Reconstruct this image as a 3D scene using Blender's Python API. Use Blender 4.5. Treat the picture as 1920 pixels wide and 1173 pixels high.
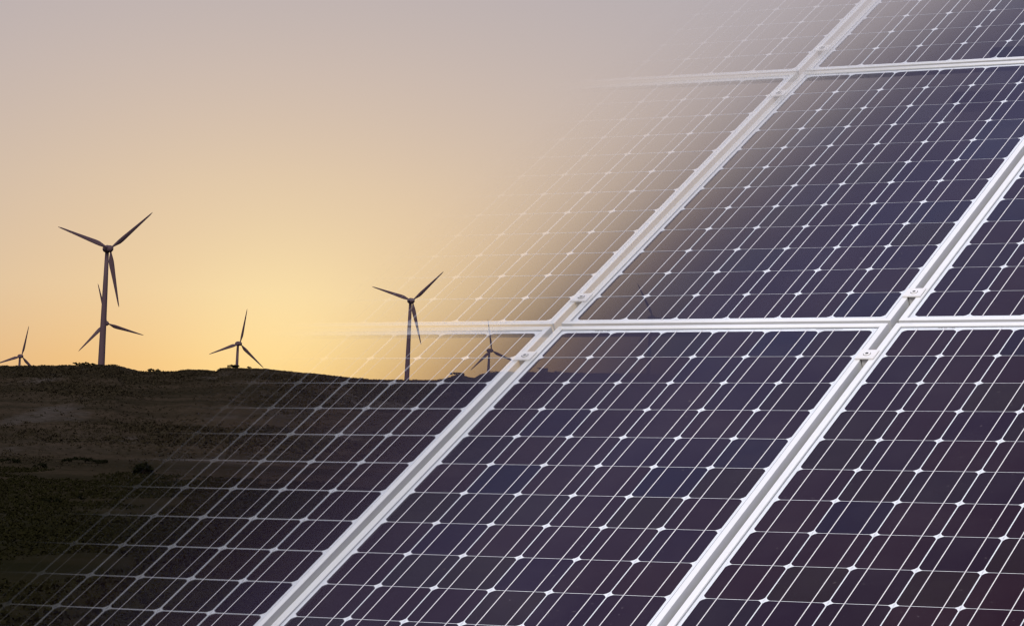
import bpy, bmesh, math, random
import numpy as np
from mathutils import Vector, Matrix

random.seed(4); rng = np.random.default_rng(4)
for o in list(bpy.data.objects): bpy.data.objects.remove(o)
S = bpy.context.scene; COL = S.collection

# ------------------------------------------------------------------ camera
F_PX = 5658.14                       # focal length in pixels of a 1920 wide frame
CAM_Z = 1.75                         # eye height above the knoll
_up = np.array([0.046, -0.9985, 0.0376]); _up /= np.linalg.norm(_up)      # world up seen from the camera (x right, y down, z ahead)
_fw = np.array([0, 0, 1.0]); _fw = _fw - _up * (_fw @ _up); _fw /= np.linalg.norm(_fw)
_rt = np.cross(_fw, _up)
M_WC = np.array([_rt, _fw, _up])     # camera coordinates -> world coordinates
def to_world(p): return M_WC @ np.asarray(p, float) + np.array([0, 0, CAM_Z])
def ray(px, py): return M_WC @ np.array([(px - 960) / F_PX, (py - 586.5) / F_PX, 1.0])
def at(px, py, dist):                # the point `dist` metres ahead that stands at a pixel
    r = ray(px, py); return Vector((r * (dist / r[1]) + np.array([0, 0, CAM_Z])).tolist())

cam_d = bpy.data.cameras.new('camera'); cam = bpy.data.objects.new('camera', cam_d); COL.objects.link(cam)
cam_d.sensor_fit = 'HORIZONTAL'; cam_d.sensor_width = 36.0; cam_d.lens = F_PX / 1920 * 36.0
cam_d.clip_start = 0.1; cam_d.clip_end = 30000
m = Matrix.Identity(4)
for r in range(3):
    m[r][0] = M_WC[r][0]; m[r][1] = -M_WC[r][1]; m[r][2] = -M_WC[r][2]
m[2][3] = CAM_Z
cam.matrix_world = m
S.camera = cam

# ------------------------------------------------------------------ world, sun, exposure
def lin(c): return tuple((v / 255 / 12.92 if v / 255 <= .04045 else ((v / 255 + .055) / 1.055) ** 2.4) for v in c)
SUN_R = ray(530, 690); SUN_DIR = SUN_R / np.linalg.norm(SUN_R)
W = bpy.data.worlds.new('World'); S.world = W; W.use_nodes = True
nt = W.node_tree; N = nt.nodes; L = nt.links
for n in list(N): N.remove(n)
def mth(nt, op, a, b=None, c=None, clamp=False):
    n = nt.nodes.new('ShaderNodeMath'); n.operation = op; n.use_clamp = clamp
    for i, v in enumerate((a, b, c)):
        if v is None: continue
        if isinstance(v, (int, float)): n.inputs[i].default_value = v
        else: nt.links.new(v, n.inputs[i])
    return n.outputs[0]
def vdot(nt, v, k):
    n = nt.nodes.new('ShaderNodeVectorMath'); n.operation = 'DOT_PRODUCT'
    nt.links.new(v, n.inputs[0]); n.inputs[1].default_value = tuple(float(x) for x in k); return n.outputs['Value']
def ramp(nt, fac, stops, interp='LINEAR'):
    n = nt.nodes.new('ShaderNodeValToRGB'); n.color_ramp.interpolation = interp
    el = n.color_ramp.elements
    while len(el) < len(stops): el.new(0.5)
    for e, (p, c) in zip(el, stops): e.position = p; e.color = (*c, 1) if len(c) == 3 else c
    if fac is not None: nt.links.new(fac, n.inputs[0])
    return n.outputs[0]
tc = N.new('ShaderNodeTexCoord'); D = tc.outputs['Generated']
nrm = N.new('ShaderNodeVectorMath'); nrm.operation = 'NORMALIZE'; L.new(D, nrm.inputs[0]); D = nrm.outputs[0]
el_ = mth(nt, 'ARCSINE', vdot(nt, D, (0, 0, 1)))
el_deg = mth(nt, 'MULTIPLY', el_, 180 / math.pi)
# position on the ramp = sqrt(elevation / 90), fine near the horizon
pos = mth(nt, 'SQRT', mth(nt, 'MAXIMUM', mth(nt, 'DIVIDE', el_deg, 90.0), 0.0))
def pe(deg): return math.sqrt(max(deg, 0) / 90)
HIGH = [(pe(14), lin((177, 173, 188))), (pe(41), lin((180, 192, 250))), (pe(54), lin((119, 119, 150))), (1.0, lin((118, 122, 156)))]
base = ramp(nt, pos, [
    (pe(0), lin((232, 178, 116))), (pe(0.9), lin((235, 189, 131))), (pe(2.3), lin((231, 199, 158))),
    (pe(4.4), lin((219, 194, 168))), (pe(6.5), lin((206, 187, 175))), (pe(8.5), lin((192, 179, 177))),
    *HIGH])
base_off = ramp(nt, pos, [(pe(0), lin((200, 172, 148))), (pe(1.5), lin((196, 176, 160))), (pe(4.0), lin((190, 176, 170))), (pe(8.5), lin((182, 174, 178))), *HIGH])     # the same sky away from the sun
ang = mth(nt, 'MULTIPLY', mth(nt, 'ARCCOSINE', mth(nt, 'MINIMUM', vdot(nt, D, SUN_DIR), 0.9999999)), 180 / math.pi)
_mx = N.new('ShaderNodeMix'); _mx.data_type = 'RGBA'
_t = mth(nt, 'MINIMUM', mth(nt, 'MAXIMUM', mth(nt, 'DIVIDE', mth(nt, 'SUBTRACT', ang, 3.7), 7.0), 0.0), 1.0)
L.new(mth(nt, 'MULTIPLY', mth(nt, 'POWER', _t, 1.2), .85), _mx.inputs[0]); L.new(base, _mx.inputs[6]); L.new(base_off, _mx.inputs[7]); base = _mx.outputs[2]
def gauss(s): 
    q = mth(nt, 'DIVIDE', ang, s); return mth(nt, 'EXPONENT', mth(nt, 'MULTIPLY', mth(nt, 'MULTIPLY', q, q), -1.0))
def addc(a, fac, col):
    mx = N.new('ShaderNodeMix'); mx.data_type = 'RGBA'; mx.blend_type = 'ADD'; mx.clamp_factor = False
    L.new(fac, mx.inputs[0]); L.new(a, mx.inputs[6]); mx.inputs[7].default_value = (*col, 1); return mx.outputs[2]
sky = addc(base, gauss(2.4), (0.125, 0.15, 0.055))
sky = addc(sky, gauss(5.0), (0.07, 0.05, 0.005))
bg = N.new('ShaderNodeBackground'); L.new(sky, bg.inputs[0]); bg.inputs[1].default_value = 1.0
wo = N.new('ShaderNodeOutputWorld'); L.new(bg.outputs[0], wo.inputs[0])

sun_d = bpy.data.lights.new('sun', 'SUN'); sun = bpy.data.objects.new('sun', sun_d); COL.objects.link(sun)
sun_d.energy = 3.0; sun_d.angle = math.radians(28); sun_d.color = (1.0, 0.955, 0.87)
sun.location = (0, 0, 60)
_toward = Vector((-0.15, -0.72, 0.64)).normalized()          # soft daylight from high on the left, behind the viewer
sun.rotation_euler = _toward.to_track_quat('Z', 'Y').to_euler()

S.view_settings.view_transform = 'Standard'; S.view_settings.look = 'None'
S.view_settings.exposure = 0; S.view_settings.gamma = 1; S.view_settings.use_curve_mapping = False
S.render.engine = 'CYCLES'
S.cycles.transparent_max_bounces = 40; S.cycles.max_bounces = 3; S.cycles.diffuse_bounces = 1; S.cycles.glossy_bounces = 2
S.cycles.use_denoising = True
S.cycles.use_adaptive_sampling = True; S.cycles.adaptive_threshold = 0.02
S.cycles.pixel_filter_type = 'BLACKMAN_HARRIS'; S.cycles.filter_width = 1.4

# ------------------------------------------------------------------ helpers
def mesh(name, verts, faces, mats=(), smooth=False):
    me = bpy.data.meshes.new(name); me.from_pydata([tuple(map(float, v)) for v in verts], [], [tuple(f) for f in faces])
    for mt in mats: me.materials.append(mt)
    if smooth: me.polygons.foreach_set('use_smooth', [True] * len(me.polygons))
    me.update(); return me
def mesh_np(name, verts, faces, mats=(), smooth=False):
    """verts (n,3), faces (k,4) or (k,3) arrays"""
    me = bpy.data.meshes.new(name); k = faces.shape[1]
    me.vertices.add(len(verts)); me.vertices.foreach_set('co', np.asarray(verts, np.float32).ravel())
    me.loops.add(faces.size); me.loops.foreach_set('vertex_index', faces.astype(np.int32).ravel())
    me.polygons.add(len(faces)); me.polygons.foreach_set('loop_start', np.arange(len(faces), dtype=np.int32) * k)
    if smooth: me.polygons.foreach_set('use_smooth', np.ones(len(faces), bool))
    for mt in mats: me.materials.append(mt)
    me.update(calc_edges=True); return me
def obj(name, me, parent=None, loc=None, rot=None):
    o = bpy.data.objects.new(name, me); COL.objects.link(o)
    if parent is not None: o.parent = parent
    if loc is not None: o.location = loc
    if rot is not None: o.rotation_euler = rot
    return o
def tag(o, label=None, cat=None, group=None, kind=None):
    if label: o['label'] = label
    if cat: o['category'] = cat
    if group: o['group'] = group
    if kind: o['kind'] = kind
    return o
def prism(outline, z0, z1):
    """closed prism over a 2-D outline (counter-clockwise)"""
    n = len(outline)
    v = [(x, y, z0) for x, y in outline] + [(x, y, z1) for x, y in outline]
    f = [tuple(range(n))[::-1], tuple(range(n, 2 * n))] + [(i, (i + 1) % n, n + (i + 1) % n, n + i) for i in range(n)]
    return v, f
def join(parts):
    V, Fc = [], []
    for v, f in parts:
        b = len(V); V += list(v); Fc += [tuple(i + b for i in q) for q in f]
    return V, Fc
def lathe(profile, n=24, axis='z'):
    V, Fc = [], []
    for r, z in profile:
        for k in range(n):
            a = 2 * math.pi * k / n; V.append((r * math.cos(a), r * math.sin(a), z) if axis == 'z' else (r * math.cos(a), z, r * math.sin(a)))
    for i in range(len(profile) - 1):
        for k in range(n):
            q = (i * n + k, i * n + (k + 1) % n, (i + 1) * n + (k + 1) % n, (i + 1) * n + k)
            Fc.append(q if axis == 'z' else q[::-1])
    Fc.append(tuple(range(n))[::-1] if axis == 'z' else tuple(range(n)))
    t = (len(profile) - 1) * n; Fc.append(tuple(range(t, t + n)) if axis == 'z' else tuple(range(t, t + n))[::-1])
    return V, Fc
# smooth value noise, vectorised
_perm = rng.integers(0, 1 << 30, 4096)
def vnoise(x, y, seed=0):
    xi = np.floor(x).astype(np.int64); yi = np.floor(y).astype(np.int64); fx = x - xi; fy = y - yi
    fx = fx * fx * (3 - 2 * fx); fy = fy * fy * (3 - 2 * fy)
    def h(a, b): return (_perm[(a * 73856093 + b * 19349663 + seed * 83492791) & 4095] & 65535) / 65535.0
    return (h(xi, yi) * (1 - fx) + h(xi + 1, yi) * fx) * (1 - fy) + (h(xi, yi + 1) * (1 - fx) + h(xi + 1, yi + 1) * fx) * fy
def fbm(x, y, oct=4, seed=0):
    s = 0; a = 1; t = 0
    for o in range(oct):
        s = s + a * (vnoise(x * 2 ** o + 17.3 * o, y * 2 ** o + 9.1 * o, seed + o) - .5); t += a; a *= .5
    return s / t * 2

# ------------------------------------------------------------------ materials
def mat(name):
    mt = bpy.data.materials.new(name); mt.use_nodes = True
    nt = mt.node_tree; nt.nodes.clear(); out = nt.nodes.new('ShaderNodeOutputMaterial')
    return mt, nt, out
def principled(nt, col=(.5, .5, .5), rough=.5, metal=0.0, spec=.5):
    b = nt.nodes.new('ShaderNodeBsdfPrincipled')
    if isinstance(col, tuple): b.inputs['Base Color'].default_value = (*col, 1)
    else: nt.links.new(col, b.inputs['Base Color'])
    b.inputs['Roughness'].default_value = rough; b.inputs['Metallic'].default_value = metal
    b.inputs['Specular IOR Level'].default_value = spec
    return b
def noise(nt, scale, detail=4, rough=.55, vec=None, dim='3D', stretch=None, coord='Object'):
    t = nt.nodes.new('ShaderNodeTexNoise'); t.inputs['Scale'].default_value = scale
    t.inputs['Detail'].default_value = detail; t.inputs['Roughness'].default_value = rough
    if vec is None:
        c = nt.nodes.new('ShaderNodeTexCoord'); vec = c.outputs[coord]
        if stretch:
            mp = nt.nodes.new('ShaderNodeMapping'); mp.inputs['Scale'].default_value = stretch; nt.links.new(vec, mp.inputs[0]); vec = mp.outputs[0]
    nt.links.new(vec, t.inputs['Vector']); return t.outputs['Fac']
def diffuse(nt, c):
    b = nt.nodes.new('ShaderNodeBsdfDiffuse'); nt.links.new(c, b.inputs[0]); return b
def geom_pos(nt): return nt.nodes.new('ShaderNodeNewGeometry').outputs['Position']
def mixc(nt, fac, a, b):
    mx = nt.nodes.new('ShaderNodeMix'); mx.data_type = 'RGBA'
    for s, v in ((0, fac), (6, a), (7, b)):
        if isinstance(v, (int, float)): mx.inputs[s].default_value = v
        elif isinstance(v, tuple): mx.inputs[s].default_value = (*v, 1)
        else: nt.links.new(v, mx.inputs[s])
    return mx.outputs[2]

# ---- the plane of the solar array (fitted to the cell grid; unit = one cell pitch)
U = 0.127
PX, PY = 6.5165, 12.5324             # panel pitch in cells
Rv = np.array([-1.104002, 0.452919, 0.273045]); Tv = np.array([0.920700, 0.357239, 54.376465])
_a = np.linalg.norm(Rv); _k = Rv / _a; _K = np.array([[0, -_k[2], _k[1]], [_k[2], 0, -_k[0]], [-_k[1], _k[0], 0]])
RP = np.eye(3) + math.sin(_a) * _K + (1 - math.cos(_a)) * _K @ _K
AX = M_WC @ RP[:, 0]; AY = -(M_WC @ RP[:, 1]); AZ = -(M_WC @ RP[:, 2])       # array right, up-slope, outward
A0 = to_world(Tv * U)                # cell corner of the middle panel of the lowest row
def arr(u, v, w=0): return A0 + U * (u * AX + v * AY + w * AZ)              # u right, v up-slope, w outward, in cells
ARR_ROT = Matrix((AX, AY, AZ)).transposed().to_euler()

FADE = [(0, 0), (.8, .01), (1.8, .045), (2.8, .115), (3.8, .235), (4.8, .42), (5.9, .68), (6.6, .82), (7.6, .93), (8.6, .975), (9.9, 1.0)]
FADE_WIDEN = .0205                   # the clearing spreads further right on the higher rows
def fade_out(nt, out, shader, fade=True):
    """the left column of panels is see-through, clearing towards its far left edge"""
    if not fade: nt.links.new(shader, out.inputs[0]); return
    p = geom_pos(nt)
    s = nt.nodes.new('ShaderNodeVectorMath'); s.operation = 'SUBTRACT'; nt.links.new(p, s.inputs[0]); s.inputs[1].default_value = tuple(arr(-PX, 0))
    k = mth(nt, 'SUBTRACT', 1.0, mth(nt, 'MAXIMUM', vdot(nt, s.outputs[0], FADE_WIDEN * AY / U), 0.0))
    u = mth(nt, 'MULTIPLY', vdot(nt, s.outputs[0], AX / U / 10), k)
    st = [(a / 10, (1 - math.sqrt(1 - b),) * 3) for a, b in FADE]
    fac = ramp(nt, u, st)
    tr = nt.nodes.new('ShaderNodeBsdfTransparent'); mx = nt.nodes.new('ShaderNodeMixShader')
    nt.links.new(fac, mx.inputs[0]); nt.links.new(tr.outputs[0], mx.inputs[1]); nt.links.new(shader, mx.inputs[2])
    nt.links.new(mx.outputs[0], out.inputs[0])

def make_cell(fade=True):
    mt, nt, out = mat('silicon_cell')
    oi = nt.nodes.new('ShaderNodeObjectInfo')
    c = ramp(nt, oi.outputs['Random'], [(0, (.0180, .0026, .0075)), (.35, (.0215, .0040, .0065)), (.62, (.0130, .0020, .0130)), (.82, (.0195, .0085, .0045)), (1, (.0075, .0030, .0200))])
    n = noise(nt, 26, 1)
    c = mixc(nt, mth(nt, 'MULTIPLY', n, .5), c, (.016, .004, .010))
    b = diffuse(nt, c)
    fade_out(nt, out, b.outputs[0], fade); return mt
def make_white(name, col, rough, dirt=.06, spec=.4, metal=0.0, fade=True):
    mt, nt, out = mat(name)
    n = noise(nt, 9, 3, .6); n2 = noise(nt, 90, 1, .6)
    d = mth(nt, 'MULTIPLY', ramp(nt, n, [(.45, (0, 0, 0)), (.8, (1, 1, 1))]), dirt)
    d = mth(nt, 'ADD', d, mth(nt, 'MULTIPLY', ramp(nt, n2, [(.62, (0, 0, 0)), (.8, (1, 1, 1))]), dirt * .8))
    c = mixc(nt, d, col, (.30, .25, .19))
    b = principled(nt, c, rough, metal, spec)
    fade_out(nt, out, b.outputs[0], fade); return mt
def make_glass(fade=True):
    mt, nt, out = mat('panel_glass')
    fr = nt.nodes.new('ShaderNodeFresnel'); fr.inputs['IOR'].default_value = 1.36
    gl = nt.nodes.new('ShaderNodeBsdfGlossy'); gl.inputs['Roughness'].default_value = .06; gl.inputs['Color'].default_value = (1, 1, 1, 1)
    tr = nt.nodes.new('ShaderNodeBsdfTransparent'); mx = nt.nodes.new('ShaderNodeMixShader')
    nt.links.new(fr.outputs[0], mx.inputs[0]); nt.links.new(tr.outputs[0], mx.inputs[1]); nt.links.new(gl.outputs[0], mx.inputs[2])
    # a thin film of dust, patchy, with a few specks
    df = nt.nodes.new('ShaderNodeBsdfDiffuse'); df.inputs[0].default_value = (.42, .36, .36, 1)
    d = ramp(nt, noise(nt, 4.5, 3, .65), [(.42, (.000,) * 3), (.75, (.022,) * 3)])
    d = mth(nt, 'ADD', d, ramp(nt, noise(nt, 85, 1, .5), [(.72, (0,) * 3), (.80, (.10,) * 3)]))
    m2 = nt.nodes.new('ShaderNodeMixShader'); nt.links.new(d, m2.inputs[0]); nt.links.new(mx.outputs[0], m2.inputs[1]); nt.links.new(df.outputs[0], m2.inputs[2])
    fade_out(nt, out, m2.outputs[0], fade); return mt
def make_plain(name, col, rough=.6, metal=0.0, spec=.4, fade=False, var=.15, scale=6):
    mt, nt, out = mat(name)
    n = noise(nt, scale, 4)
    c = mixc(nt, n, tuple(v * (1 - var) for v in col), tuple(v * (1 + var) for v in col))
    b = principled(nt, c, rough, metal, spec)
    if fade: fade_out(nt, out, b.outputs[0])
    else: nt.links.new(b.outputs[0], out.inputs[0])
    return mt
M_CELL = make_cell(); M_CELL_S = make_cell(False)
M_FRAME = make_white('frame_paint', (.85, .85, .83), .38, .10)
M_BACK = make_white('backsheet_white', (.82, .85, .90), .5, .02)
M_BUS = make_plain('busbar_tin', (.80, .78, .80), .45, 0.0, .5, True, .04)
M_GLASS = make_glass(); M_GLASS_S = make_glass(False)
M_FRAME_S = make_white('frame_paint', (.85, .85, .83), .38, .10, fade=False); M_BACK_S = make_white('backsheet_white', (.82, .85, .90), .5, .02, fade=False)
M_CLAMP = make_white('clamp_aluminium', (.84, .82, .79), .4, .12)
M_BOLT = make_plain('bolt_steel', (.22, .20, .18), .45, .6, .5, True)
M_HOLE = make_plain('socket_dark', (.02, .018, .016), .7, 0, .2, True)
M_PRINT = make_plain('label_print', (.30, .29, .30), .6, 0, .3, True, .3, 200)
M_SEAL = make_plain('seal_grey', (.30, .31, .33), .6, 0, .3, True, .2, 20)
M_STEEL = make_plain('galvanised_steel', (.42, .41, .38), .5, .5, .5)
M_TURB = make_plain('turbine_silhouette', (.075, .048, .056), .7, 0, .1, False, .06, .4)  # shade of the backlit turbines put into the base colour, keeps them silhouetted

def make_ground():
    mt, nt, out = mat('dry_hillside')
    p = geom_pos(nt)
    def nz(scale, st, det=5, r=.6):
        mp = nt.nodes.new('ShaderNodeMapping'); mp.inputs['Scale'].default_value = st; nt.links.new(p, mp.inputs[0])
        return noise(nt, scale, det, r, mp.outputs[0])
    big = nz(.02, (1, .35, 1)); band = nz(.05, (.18, 1.0, 1), 4); fine = nz(.9, (1, .4, 1), 6, .7); patch = nz(.045, (1, .3, 1), 4)
    c = ramp(nt, big, [(.3, (.014, .0120, .0070)), (.5, (.025, .0195, .0125)), (.7, (.040, .0310, .0225))])
    c = mixc(nt, ramp(nt, band, [(.42, (0, 0, 0)), (.6, (.8, .8, .8))]), c, (.044, .032, .0215))
    c = mixc(nt, ramp(nt, patch, [(.55, (0, 0, 0)), (.66, (.8, .8, .8))]), c, (.060, .050, .042))
    c = mixc(nt, ramp(nt, fine, [(.35, (.5, .5, .5)), (.62, (0, 0, 0))]), c, (.008, .0075, .004))
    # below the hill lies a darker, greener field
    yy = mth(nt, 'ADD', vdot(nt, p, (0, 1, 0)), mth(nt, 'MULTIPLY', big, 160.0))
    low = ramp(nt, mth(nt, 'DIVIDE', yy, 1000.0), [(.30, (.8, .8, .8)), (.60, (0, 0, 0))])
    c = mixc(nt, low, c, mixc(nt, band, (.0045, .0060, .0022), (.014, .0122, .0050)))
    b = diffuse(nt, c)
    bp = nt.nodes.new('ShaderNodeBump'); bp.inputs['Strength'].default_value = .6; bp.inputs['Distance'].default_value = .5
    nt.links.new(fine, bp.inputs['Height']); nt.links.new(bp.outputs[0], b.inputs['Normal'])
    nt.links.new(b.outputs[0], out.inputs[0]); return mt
def make_leaf(name, a, b_):
    mt, nt, out = mat(name)
    p = geom_pos(nt); t = noise(nt, 1.1, 3, .6, p)
    c = mixc(nt, t, a, b_)
    b = diffuse(nt, c); nt.links.new(b.outputs[0], out.inputs[0]); return mt
M_GROUND = make_ground()
M_SCRUB = make_leaf('scrub_leaf', (.016, .0135, .0080), (.030, .0230, .0145))
M_BUSH = make_leaf('bush_leaf', (.004, .005, .0025), (.012, .012, .006))
M_GRASS = make_leaf('dry_grass', (.0075, .0080, .0030), (.0145, .0125, .0052))
M_BARK = make_plain('bark', (.03, .022, .016), .9, 0, .1)
M_HUT = make_plain('hut_wall', (.05, .045, .045), .8, 0, .2)

# ------------------------------------------------------------------ terrain
CREST = 900.0
TURB = [  # rotor centre, distance, rotor angle, cos(yaw)
    (206.5, 466.3, 1277, 42.0, .87), (200.1, 606, 1850, 106.0, .89), (450, 644, 2110, 80.0, .86), (773.1, 563.7, 1698, 44.5, .94),
    (921.7, 657, 2383, 101.0, .84), (1225, 596, 1940, 120.5, .90), (40.5, 667.5, 2410, 78.5, .84)]
HUB_H, BLADE, OVER = 55.0, 25.0, 3.3      # hub height, blade length, rotor overhang
ridge_px = [(-900, 690), (-300, 683), (0, 686.5), (60, 686.5), (130, 685.5), (185, 685), (220, 686), (234, 694.5), (280, 697), (330, 697), (345, 694), (380, 693), (404, 696.5),
            (413, 690.5), (443, 689.5), (494, 690.7), (530, 694), (559, 697.5), (600, 702), (640, 706), (701, 712), (759, 712), (821, 712.5), (836, 709), (848, 704.5), (862, 701),
            (874, 706), (890, 708), (901, 701), (915, 698.5), (932, 697.5), (1000, 697.5), (1083, 699), (1151, 700.5), (1400, 706), (2200, 716), (2900, 730)]
_rx = [at(x, y, CREST).x for x, y in ridge_px]; _rz = [at(x, y, CREST).z for x, y in ridge_px]
_anch = []
for hx, hy, d, _, _c in TURB:
    h = at(hx, hy, d); _anch.append((h.x - OVER * math.sqrt(1 - _c * _c), h.y + OVER * _c, h.z - HUB_H))
_anch += [(-900, 2300, -18), (900, 2300, 5), (0, 4000, -20), (0, 9000, -20), (-4000, 4000, -20), (4000, 4000, -10)]
def sstep(a, b, x):
    t = np.clip((x - a) / (b - a), 0, 1); return t * t * (3 - 2 * t)
def terrain(x, y):
    x = np.asarray(x, float); y = np.asarray(y, float)
    field = -7.5 * sstep(9, 85, np.hypot(x, y)) + (.25 * fbm(x / 40, y / 60, 3, 5)) * sstep(40, 120, y)
    crest = np.interp(x * CREST / np.maximum(np.where(np.abs(y) < 1, 1, y), 200), _rx, _rz)
    crest = np.where(y < CREST, crest, np.interp(x, _rx, _rz))
    t = np.clip((y - 430) / (CREST - 430), 0, 1)
    foot = 40 * fbm(x / 70, x * 0 + 3.3, 2, 11)
    t2 = np.clip((y - 430 - foot) / (CREST - 430 - foot), 0, 1)
    shape = .40 * t2 + .60 * sstep(0, 1, t2)
    hill = field + (crest - field) * shape
    bump = (1.5 * fbm(x / 45, y / 90, 4, 21) + .8 * fbm(x / 14, y / 30, 3, 31)) * sstep(0, .25, t2) * (1 - sstep(.82, 1, t2))
    terr = .45 * np.sin(y / 17 + 2.2 * fbm(x / 60, y / 60, 2, 41)) * sstep(0, .15, t2) * (1 - sstep(.6, .95, t2))
    hill = hill + bump + terr
    hill = hill + .28 * fbm(x / 3.0, y / 6.0, 3, 51) * sstep(.6, .9, t2)
    num = 0; den = 0
    for ax, ay, az in _anch:
        w = 1 / ((x - ax) ** 2 + (y - ay) ** 2 + 400) ** 1.5; num = num + w * az; den = den + w
    back = num / den
    k = sstep(CREST, CREST + 170, y)
    return np.where(y <= CREST, hill, hill * (1 - k) + back * k)
angs = np.concatenate([np.arange(-180, -14, 4.0), np.arange(-14, -11, .5), np.arange(-11, 11, .045), np.arange(11, 14, .5), np.arange(14, 180, 4.0)])
rad = np.concatenate([np.geomspace(.01, 100, 34), np.linspace(104, 420, 90), np.linspace(424, 935, 190), np.geomspace(945, 9000, 50)])
AA, RR = np.meshgrid(np.radians(angs), rad)
cosA = np.cos(AA); RRc = np.where((np.abs(AA) < .3), RR / np.maximum(cosA, .1), RR)      # rings become straight rows ahead of the camera
GX, GY = RRc * np.sin(AA), RRc * np.cos(AA); GZ = terrain(GX, GY)
na, nr = len(angs), len(rad)
idx = np.arange(na * nr).reshape(nr, na)
q = np.stack([idx[:-1, :], np.roll(idx, -1, 1)[:-1, :], np.roll(idx, -1, 1)[1:, :], idx[1:, :]], -1).reshape(-1, 4)
V = np.stack([GX, GY, GZ], -1).reshape(-1, 3)
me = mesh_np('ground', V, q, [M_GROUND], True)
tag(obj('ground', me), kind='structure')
def tz(x, y): return float(terrain(np.array([x]), np.array([y]))[0])

# ------------------------------------------------------------------ vegetation
def leaf_cloud(centres, sizes, per, flat=.8, leaf=.32, seed=0):
    """many small triangles spread through low domes; centres (n,3), sizes (n,)"""
    r = np.random.default_rng(seed); n = len(centres)
    c = np.repeat(centres, per, 0); s = np.repeat(sizes, per)
    d = r.normal(size=(n * per, 3)); d /= np.linalg.norm(d, axis=1)[:, None]; d[:, 2] = np.abs(d[:, 2]) * flat
    p = c + d * (s * r.uniform(.35, 1, n * per) ** .6)[:, None]
    a = r.normal(size=(n * per, 3)); a /= np.linalg.norm(a, axis=1)[:, None]
    b = np.cross(a, r.normal(size=(n * per, 3))); b /= np.linalg.norm(b, axis=1)[:, None]
    k = (s * leaf * r.uniform(.5, 1.3, n * per))[:, None]
    v = np.stack([p - a * k * .5 - b * k * .4, p + a * k * .5 - b * k * .3, p + b * k * .6], 1).reshape(-1, 3)
    return v, np.arange(len(v)).reshape(-1, 3)
# scrub over the hill face
n = 34000
tx = rng.uniform(-.19, .10, n * 3); ty = 440 + (CREST + 4 - 440) * rng.uniform(0, 1, n * 3) ** .75
X = tx * ty; dens = fbm(X / 35, ty / 80, 3, 61) + .35 * fbm(X / 9, ty / 20, 2, 71)
keep = rng.uniform(0, 1, n * 3) < np.clip(.42 + 1.3 * dens, .04, 1); X, Y = X[keep][:n], ty[keep][:n]
Zt = terrain(X, Y); sz = rng.uniform(.25, .62, len(X)) * (1 + .5 * (dens[keep][:len(X)] > .3)) * np.where(Y > 870, .6, 1)
v, f = leaf_cloud(np.stack([X, Y, Zt], -1), sz, 6, .7, .65, 3)
tag(obj('scrub', mesh_np('scrub', v, f, [M_SCRUB])), 'dark low scrub covering the hillside below the ridge', 'scrub', kind='stuff')
# grass and weeds over the field
n = 26000
tx = rng.uniform(-.19, .02, n * 2); ty = 105 + 330 * rng.uniform(0, 1, n * 2) ** .8
X = tx * ty; dens = fbm(X / 12, ty / 60, 3, 81); keep = dens > -.25; X, Y = X[keep][:n], ty[keep][:n]
v, f = leaf_cloud(np.stack([X, Y, terrain(X, Y)], -1), rng.uniform(.12, .34, len(X)), 6, 1.0, .8, 5)
tag(obj('grass', mesh_np('grass', v, f, [M_GRASS])), 'dark dry grass and weeds covering the field', 'grass', kind='stuff')

def bush(name, px, py, dist, w, h, label, group=None, seed=1, on=True, spray=0):
    """w, h in metres; stands on the terrain at that bearing"""
    g = at(px, py, dist); z = tz(g.x, g.y) if on else g.z
    root = tag(obj(name, None, loc=(g.x, g.y, z)), label, 'bush', group)
    r = np.random.default_rng(seed); k = max(5, int(w * 5))
    lob = np.stack([r.uniform(-w * .42, w * .42, k), r.uniform(-w * .25, w * .25, k), r.uniform(.05, .55, k) * h * (1 - .0)], -1)
    lob[:, 2] *= 1 - .55 * (np.abs(lob[:, 0]) / (w * .5)) ** 2
    v, f = leaf_cloud(lob, r.uniform(.25, .45, k) * h, 70, .9, .42, seed)
    obj('foliage', mesh_np('foliage', v, f, [M_BUSH]), root)
    st = []
    for i in range(4):
        a = i * 1.7 + seed; st.append(lathe([(.07 * h, -.3), (.05 * h, .2 * h), (.02 * h, .55 * h)], 6))
        st[-1] = ([(x + z_ * .3 * math.cos(a), y + z_ * .3 * math.sin(a), z_) for x, y, z_ in st[-1][0]], st[-1][1])
    V_, F_ = join(st); obj('stem', mesh('stem', V_, F_, [M_BARK]), root)
    return root
G = 'bushes on the ridge line'
bush('bush', 158, 684, 905, 8.0, 1.25, 'wide low bush on the ridge just left of the tallest wind turbine', G, 2)
bush('bush', 214, 686, 905, 4.2, .6, 'low bush on the ridge just right of the tallest wind turbine', G, 3)
bush('bush', 283, 697, 903, 1.7, 1.35, 'left one of two small bushes on the bare ridge right of the tallest turbine', G, 4)
bush('bush', 296, 697, 903, 1.6, 1.2, 'right one of two small bushes on the bare ridge right of the tallest turbine', G, 5)
bush('bush', 437, 690, 903, 3.2, 1.6, 'shaggy bush on the ridge at the foot of the turbine in the sunset glow', G, 6)
bush('bush', 467, 690, 903, 1.1, 1.1, 'tiny round bush on the ridge right of the turbine in the sunset glow', G, 7)
bush('bush', 359, 694, 904, 4.5, .55, 'low flat bush on the ridge between the two small bushes and the glowing turbine', G, 8)
bush('bush', 857, 703, 904, 4.6, 1.2, 'domed bush on the ridge seen through the panel between two turbines', G, 9)
bush('bush', 925, 699, 904, 4.6, .7, 'low bush on the ridge at the foot of the turbine beside the panel clamp', G, 10)
bush('bush', 1046, 698.5, 904, 2.0, .9, 'small arched bush on the ridge right of the flat roofed hut', G, 11)
G = 'dark bushes in the field'
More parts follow.
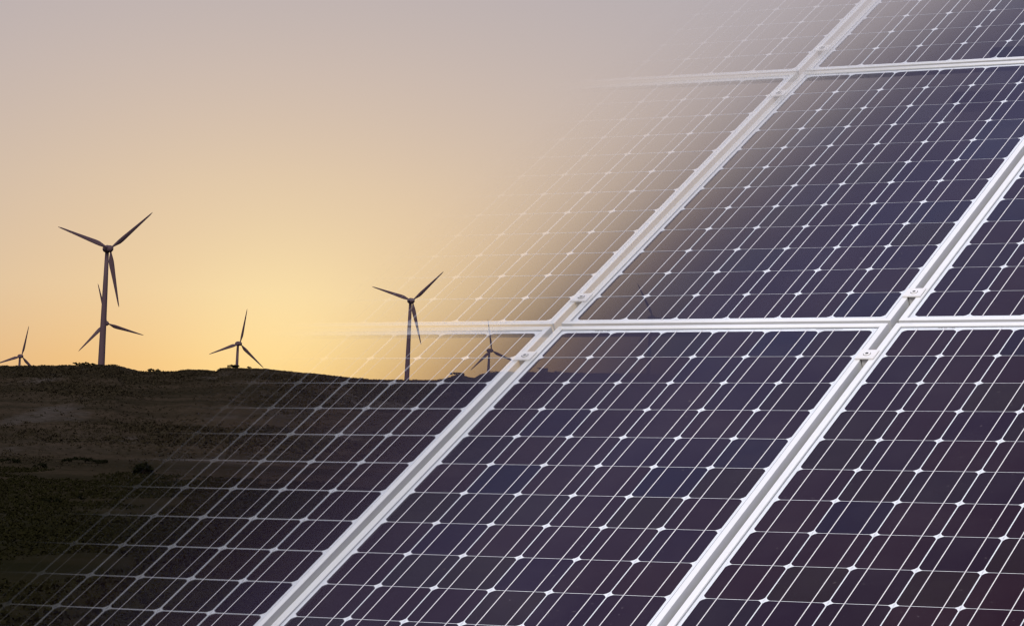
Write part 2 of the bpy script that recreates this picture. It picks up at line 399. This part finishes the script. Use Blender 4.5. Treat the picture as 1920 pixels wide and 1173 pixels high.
bush('bush', 268, 890, 430, 2.6, 2.0, 'tall dark bush in the field, the rightmost of the field bushes', G, 12)
bush('bush', 160, 858, 470, 7.5, 1.1, 'long dark hedge like bush across the field below the hill', G, 13)
bush('bush', 76, 880, 440, 2.6, .9, 'low dark bush in the field left of the long hedge', G, 14)
bush('bush', 96, 943, 285, 2.0, .75, 'low dark bush alone in the lower left field', G, 15)
bush('bush', 20, 862, 460, 3.2, .9, 'dark bush in the field at the left edge of the picture', G, 16)
bush('bush', 154, 935, 300, .8, .7, 'small upright dark bush right of the lone lower left bush', G, 17)

# hut on the ridge
hp = at(1018, 697.5, 906); hz = tz(hp.x, hp.y)
hut = tag(obj('hut', None, loc=(hp.x, hp.y, hz - .2)), 'small flat roofed hut on the ridge seen through the solar panel', 'hut')
V_, F_ = prism([(-1.15, -1), (1.45, -1), (1.45, 1), (-1.15, 1)], 0, 1.55); obj('wall', mesh('wall', V_, F_, [M_HUT]), hut)
V_, F_ = prism([(-1.75, -1.2), (1.5, -1.2), (1.5, 1.2), (-1.75, 1.2)], 1.55, 1.75); obj('roof', mesh('roof', V_, F_, [M_HUT]), hut)
V_, F_ = prism([(-.3, -1.03), (.4, -1.03), (.4, -1.003), (-.3, -1.003)], 0.1, 1.3); obj('door', mesh('door', V_, F_, [M_BARK]), hut)

# ------------------------------------------------------------------ wind turbines
def blade_mesh():
    secs = [(0.0, .42, .42, 0), (.04, .42, .42, 0), (.10, .75, .36, 18), (.18, 1.12, .30, 15), (.26, 1.10, .25, 12), (.42, .88, .19, 8), (.60, .66, .14, 5), (.80, .44, .09, 2), (.94, .28, .05, 0), (1.0, .08, .02, 0)]
    n = 12; V, Fc = [], []
    for s, c, t, tw in secs:
        z = 1.0 + s * (BLADE - 1.0); tw = math.radians(tw + 6)
        off = (c - .42) * .45                                  # trailing edge to one side, leading edge straight
        for k in range(n):
            a = 2 * math.pi * k / n; x = c * math.cos(a) * (1.0) + off; y = t * math.sin(a) * (1 - .25 * math.cos(a))
            V.append((x * math.cos(tw) - y * math.sin(tw), x * math.sin(tw) + y * math.cos(tw), z))
    for i in range(len(secs) - 1):
        for k in range(n): Fc.append((i * n + k, i * n + (k + 1) % n, (i + 1) * n + (k + 1) % n, (i + 1) * n + k))
    Fc.append(tuple(range(n))[::-1]); t = (len(secs) - 1) * n; Fc.append(tuple(range(t, t + n)))
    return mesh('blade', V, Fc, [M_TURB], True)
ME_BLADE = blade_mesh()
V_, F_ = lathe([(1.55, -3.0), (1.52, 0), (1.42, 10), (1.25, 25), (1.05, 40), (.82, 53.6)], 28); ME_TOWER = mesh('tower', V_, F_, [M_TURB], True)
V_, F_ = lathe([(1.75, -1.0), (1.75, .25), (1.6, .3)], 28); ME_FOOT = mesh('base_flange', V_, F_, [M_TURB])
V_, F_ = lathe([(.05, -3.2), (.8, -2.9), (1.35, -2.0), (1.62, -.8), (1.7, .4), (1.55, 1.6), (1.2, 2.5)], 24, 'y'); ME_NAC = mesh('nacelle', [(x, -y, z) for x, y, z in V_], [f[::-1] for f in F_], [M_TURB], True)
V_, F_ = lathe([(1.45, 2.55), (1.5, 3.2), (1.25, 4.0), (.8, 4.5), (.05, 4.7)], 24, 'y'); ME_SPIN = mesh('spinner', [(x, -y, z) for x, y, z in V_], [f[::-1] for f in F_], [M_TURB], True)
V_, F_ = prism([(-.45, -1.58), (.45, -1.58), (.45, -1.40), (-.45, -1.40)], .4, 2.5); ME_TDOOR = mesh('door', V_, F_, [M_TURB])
labels = [
    'tallest and nearest dark wind turbine at the left, blades spread in a Y',
    'wind turbine standing directly behind the tower of the tallest one',
    'small wind turbine against the yellow sunset glow, its tower mostly behind the ridge',
    'second tallest wind turbine, right of the glow, seen through the fading panels',
    'small wind turbine seen through a panel just left of the clamp and frame',
    'faint wind turbine barely showing through the middle column of panels, rightmost of all',
    'smallest wind turbine at the far left edge, only its rotor above the ridge']
for (hx, hy, d, th, cy), lab in zip(TURB, labels):
    h = at(hx, hy, d) - Vector((OVER * math.sqrt(1 - cy * cy), -OVER * cy, 0))
    root = tag(obj('wind_turbine', None, loc=(h.x, h.y, h.z - HUB_H)), lab, 'wind turbine', 'wind turbines behind the ridge')
    yaw = math.acos(cy)
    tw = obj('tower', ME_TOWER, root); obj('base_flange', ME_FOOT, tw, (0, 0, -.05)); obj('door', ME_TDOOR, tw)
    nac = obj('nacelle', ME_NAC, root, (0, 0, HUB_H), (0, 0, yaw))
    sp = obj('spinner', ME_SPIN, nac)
    rm = Matrix.Rotation(yaw, 4, 'Z')
    hubv = rm @ Vector((0, -3.3, 0))
    for k in range(3):
        a = math.radians(th + 120 * k)                        # counter-clockwise from the right
        b = obj('blade', ME_BLADE, root)
        # blade local z -> (cos a, 0, sin a) in the rotor plane
        mm = rm @ Matrix.Rotation(math.pi / 2 - a, 4, 'Y')
        b.rotation_euler = mm.to_euler(); b.location = hubv + Vector((0, 0, HUB_H))

# ------------------------------------------------------------------ solar array
MX, MY, FW, LIP, DEP = .068, .096, .115, .036, .17         # backsheet margins, frame width, lip above the cells, frame depth
OW, OH = 6 + 2 * (MX + FW), 12 + 2 * (MY + FW)             # outer size in cells
def cell_outline(cx, cy, sx=.4875, sy=.4915, c=.074):
    pts = []
    for ax, ay, first in ((1, 1, 0), (-1, 1, 1), (-1, -1, 0), (1, -1, 1)):
        a = (ax * sx, ay * (sy - c)); b = (ax * (sx - c), ay * sy)
        mid = ((a[0] + b[0]) / 2 + ax * c * .10, (a[1] + b[1]) / 2 + ay * c * .10)
        tri = [a, mid, b] if not first else [b, mid, a]
        pts += tri
    return [(cx + x, cy + y) for x, y in pts]
def sc(V): return [(x * U, y * U, z * U) for x, y, z in V]
V_, F_ = prism(cell_outline(0, 0), -.005, 0); ME_CELL = mesh('cell', sc(V_), F_, [M_CELL])
# backsheet: white sheet that shows between and around the cells
bm = []
def backsheet():
    V, Fc = [], []; z1, z0 = -.004, -.012
    hole0 = cell_outline(0, 0, .478, .482, .074)
    box = [(.5, .5 - .2), (.5, .5), (.5 - .2, .5)]
    def boxpt(x, y):                                        # project hole vertices to the unit square
        s = max(abs(x), abs(y)); return (x / s * .5, y / s * .5)
    for i in range(6):
        for j in range(12):
            h = hole0; n = len(h); o = [boxpt(x, y) for x, y in h]
            cx, cy = i + .5, j + .5; b = len(V)
            for z in (z1, z0):
                V += [(cx + x, cy + y, z) for x, y in h] + [(cx + x, cy + y, z) for x, y in o]
            for k in range(n):
                k2 = (k + 1) % n
                Fc.append((b + k2, b + k, b + n + k, b + n + k2)); Fc.append((b + 2 * n + k, b + 2 * n + k2, b + 3 * n + k2, b + 3 * n + k))
    mx, my = MX + FW * .5, MY + FW * .5
    for (x0, y0, x1, y1) in ((-mx, -my, 6 + mx, 0), (-mx, 12, 6 + mx, 12 + my), (-mx, 0, 0, 12), (6, 0, 6 + mx, 12)):
        v, f = prism([(x0, y0), (x1, y0), (x1, y1), (x0, y1)], z0, z1); b = len(V); V += v; Fc += [tuple(a + b for a in q) for q in f[:2]]
    return V, Fc
V_, F_ = backsheet(); ME_SHEET = mesh('backsheet', sc(V_), F_, [M_BACK])
V_, F_ = prism([(-.009, -.05), (.009, -.05), (.009, 12.05), (-.009, 12.05)], .001, .0025); ME_BUS = mesh('busbar', sc(V_), F_, [M_BUS])
gx, gy = MX + FW * .35, MY + FW * .35
ME_GLASS = mesh('glass_pane', sc([(-gx, -gy, .008), (6 + gx, -gy, .008), (6 + gx, 12 + gy, .008), (-gx, 12 + gy, .008)]), [(0, 1, 2, 3)], [M_GLASS])
# frame rails, mitred at the corners; profile runs across the rail: t = 0 outside, FW inside
PROF = [(0.0, -DEP), (0.0, LIP - .008), (.010, LIP), (FW - .022, LIP), (FW - .006, LIP - .008), (FW, .010), (FW, -.05), (.04, -DEP)]
def rail(horizontal):
    x0, x1, y0, y1 = -(MX + FW), 6 + MX + FW, -(MY + FW), 12 + MY + FW
    V = []
    for t, z in PROF:
        V.append((x0 + t, y0 + t, z))
    for t, z in PROF:
        V.append((x1 - t, y0 + t, z) if horizontal else (x0 + t, y1 - t, z))
    n = len(PROF)
    Fc = [(k, (k + 1) % n, n + (k + 1) % n, n + k) for k in range(n)] + [tuple(range(n))[::-1], tuple(range(n, 2 * n))]
    if horizontal: Fc = [f[::-1] for f in Fc]
    cx, cy = 3, 6
    return [(x - cx, y - cy, z) for x, y, z in V], Fc
V_, F_ = rail(True); ME_RH = mesh('frame_rail', sc(V_), F_, [M_FRAME])
V_, F_ = rail(False); ME_RV = mesh('frame_rail', sc(V_), F_, [M_FRAME])
for me_ in (ME_RH, ME_RV):
    b_ = bmesh.new(); b_.from_mesh(me_); bmesh.ops.recalc_face_normals(b_, faces=b_.faces); b_.to_mesh(me_); b_.free()
# grey seal where the glass meets the inner lip of the frame
_x0, _x1, _y0, _y1 = -MX, 6 + MX, -MY, 12 + MY; _s = .016
V_, F_ = join([prism([(_x0, _y0), (_x1, _y0), (_x1 - _s, _y0 + _s), (_x0 + _s, _y0 + _s)], .0085, .013), prism([(_x0 + _s, _y1 - _s), (_x1 - _s, _y1 - _s), (_x1, _y1), (_x0, _y1)], .0085, .013),
               prism([(_x0, _y0), (_x0 + _s, _y0 + _s), (_x0 + _s, _y1 - _s), (_x0, _y1)], .0085, .013), prism([(_x1 - _s, _y0 + _s), (_x1, _y0), (_x1, _y1), (_x1 - _s, _y1 - _s)], .0085, .013)])
ME_SEAL = mesh('seal', sc(V_), F_, [M_SEAL])
# the printed serial strip under the top edge of the glass
strip = []; sx = 0
r2 = random.Random(9)
while sx < .32:
    w_ = r2.choice((.008, .012, .02, .028)); strip.append(prism([(sx, 0), (sx + w_, 0), (sx + w_, .035 * r2.choice((1, .7, .4))), (sx, .035)], -.0035, -.0025)); sx += w_ + r2.choice((.006, .012, .03))
V_, F_ = join(strip); ME_PRINT = mesh('serial_print', sc(V_), F_, [M_PRINT])
V_, F_ = prism([(0, 0), (.5, 0), (.5, .014), (0, .014)], -.0035, -.0022); ME_RIB = mesh('connector_ribbon', sc(V_), F_, [M_PRINT])

PANEL_G = 'framed solar panels of the tilted array'
panel_labels = {
    (-1, -2): 'ghostly solar panel fading into the sky at the top, uppermost of the left column',
    (-1, -1): 'half transparent solar panel fading into the sunset, middle of the left column',
    (-1, 0): 'see-through solar panel fading into the dark field, lowest of the left column',
    (0, -2): 'solar panel cut off by the top right corner, above the big central panel',
    (0, -1): 'large solar panel right of centre in full height below the top right one',
    (0, 0): 'dark solar panel in the lower middle, in front of the big central panel',
    (1, -1): 'solar panel showing only its left strip at the right edge of the picture',
    (1, 0): 'dark solar panel in the lower right corner, nearest to the viewer'}
def variant(me, mt):
    c = me.copy(); c.materials[0] = mt; return c
SOLID = {ME_CELL: variant(ME_CELL, M_CELL_S), ME_SHEET: variant(ME_SHEET, M_BACK_S), ME_GLASS: variant(ME_GLASS, M_GLASS_S),
         ME_RH: variant(ME_RH, M_FRAME_S), ME_RV: variant(ME_RV, M_FRAME_S)}
def build_panel(ci, ri, label, src=None):
    # lower left outer corner of the frame
    u0, v0 = ci * PX, -(ri * PY + 12)
    root = tag(obj('solar_panel', None, loc=Vector(arr(u0 - MX - FW, v0 - MY - FW, 0)), rot=ARR_ROT), label, 'solar panel', PANEL_G)
    ox, oy = (MX + FW) * U, (MY + FW) * U
    def part(name, me, x, y, rz=0):
        if ci > 0 or (ci == 0 and me is ME_CELL and (x - .6 + PX) * (1 - FADE_WIDEN * max(0, y + v0 + .6)) > 10.0): me = SOLID.get(me, me)
        o = obj(name, me, root, (ox + x * U, oy + y * U, 0)); 
        if rz: o.rotation_euler = (0, 0, rz)
        return o
    back = part('backsheet', ME_SHEET, 0, 0)
    for i in range(6):
        for j in range(12): part('cell', ME_CELL, i + .5, j + .5)
        for b in (.255, .745): part('busbar', ME_BUS, i + b, 0)
    part('frame_rail', ME_RH, 3, 6); part('frame_rail', ME_RH, 3, 6, math.pi)
    part('frame_rail', ME_RV, 3, 6); part('frame_rail', ME_RV, 3, 6, math.pi)
    part('glass_pane', ME_GLASS, 0, 0); part('seal', ME_SEAL, 0, 0)
    pr = obj('serial_print', ME_PRINT, back, (.62 * U, (12 + .055) * U, 0)); obj('connector_ribbon', ME_RIB, back, (4.9 * U, (12 + .05) * U, 0))
    return root
for (ci, ri), lab in panel_labels.items(): build_panel(ci, ri, lab)

# clamps between the columns
GAPX = PX - OW
def clamp_meshes():
    w, l = .165, .165
    v1 = prism([(-w, -l), (w, -l), (w, l), (-w, l)], LIP + .002, LIP + .030)
    g = GAPX * .5 - .012
    v2 = prism([(-g, -l * .8), (g, -l * .8), (g, l * .8), (-g, l * .8)], -DEP, LIP + .002)
    plate = mesh('plate', sc(v1[0]), v1[1], [M_CLAMP]); stem = mesh('stem', sc(v2[0]), v2[1], [M_CLAMP])
    b_ = bmesh.new(); b_.from_mesh(plate)
    bmesh.ops.bevel(b_, geom=list(b_.edges), offset=.006 * U, segments=2, affect='EDGES'); b_.to_mesh(plate); b_.free()
    rv, rf = lathe([(.058, LIP + .030), (.058, LIP + .038), (.050, LIP + .044)], 20); bolt = mesh('bolt_head', sc(rv), rf, [M_CLAMP])
    hv, hf = lathe([(.060, LIP + .0302), (.068, LIP + .0312), (.060, LIP + .0325)], 20); washer = mesh('washer', sc(hv), hf, [M_BOLT])
    sv, sf = lathe([(.030, LIP + .043), (.030, LIP + .0455)], 6); sock = mesh('socket', sc(sv), sf, [M_HOLE])
    return plate, stem, bolt, washer, sock
CP, CS, CB, CW, CK = clamp_meshes()
def clamp(gap, ri, j, label):
    u = gap * PX + 6 + (PX - 6) / 2 - PX; v = -(ri * PY + j)
    root = tag(obj('clamp', None, loc=Vector(arr(u, v, 0)), rot=ARR_ROT), label, 'clamp', 'clamps holding the panel frames')
    obj('stem', CS, root); p = obj('plate', CP, root); obj('washer', CW, p); b = obj('bolt_head', CB, p)
    obj('socket', CK, root)
clamp(0, -2, 10.95, 'white clamp nearest the top of the picture, left of the top right panel')
clamp(0, -1, 1.05, 'white clamp just below the upper frame crossing, left of the big central panel')
clamp(0, -1, 11.15, 'white clamp just above the central frame crossing, right of the second tallest turbine')
clamp(0, 0, 1.05, 'white clamp just below the central frame crossing, over the hut on the ridge')
clamp(1, -1, 11.15, 'white clamp above the frame crossing nearest the right edge')
clamp(1, 0, 1.05, 'white clamp below the frame crossing nearest the right edge')

# mounting rack under the opaque columns
rack = tag(obj('mounting_rack', None, loc=(0, 0, 0)), 'galvanised steel rack under the panels, showing only deep in the gaps between frames', 'rack')
def beam(name, a, b, w, h, normal, parent):
    a, b = Vector(a), Vector(b); d = (b - a); ln = d.length; d.normalize(); nz_ = Vector(normal); nz_ = (nz_ - d * nz_.dot(d)).normalized(); s = d.cross(nz_)
    V = []
    for e in (a, b):
        for q1, q2 in ((-1, -1), (1, -1), (1, 1), (-1, 1)): V.append(e + s * (q1 * w / 2) + nz_ * (q2 * h / 2))
    return obj(name, mesh(name, V, [(3, 2, 1, 0), (4, 5, 6, 7), (0, 1, 5, 4), (1, 2, 6, 5), (2, 3, 7, 6), (3, 0, 4, 7)], [M_STEEL]), parent)
zr = -DEP - .17
for ri in (-2, -1, 0):
    for j in (1.05, 11.05):
        v = -(ri * PY + j); beam('rail', arr(3.6, v, zr), arr(PX + 6.4 if ri > -2 else PX - .3, v, zr), .04, .042, AZ, rack)
for u in (4.6, 8.6, 12.0):
    top = -(-2 * PY + .3) if u < 6 else -(-1 * PY + .3)
    beam('rafter', arr(u, -11.9, zr - .40), arr(u, top, zr - .40), .05, .058, AZ, rack)
    for v in (-9.0, top - 4):
        p = arr(u, v, zr - .62); beam('post', (p[0], p[1], tz(p[0], p[1]) - .3), (p[0], p[1], p[2]), .07, .07, AX, rack)
print('array low corner', arr(0, -12.3), 'top', arr(0, 25))
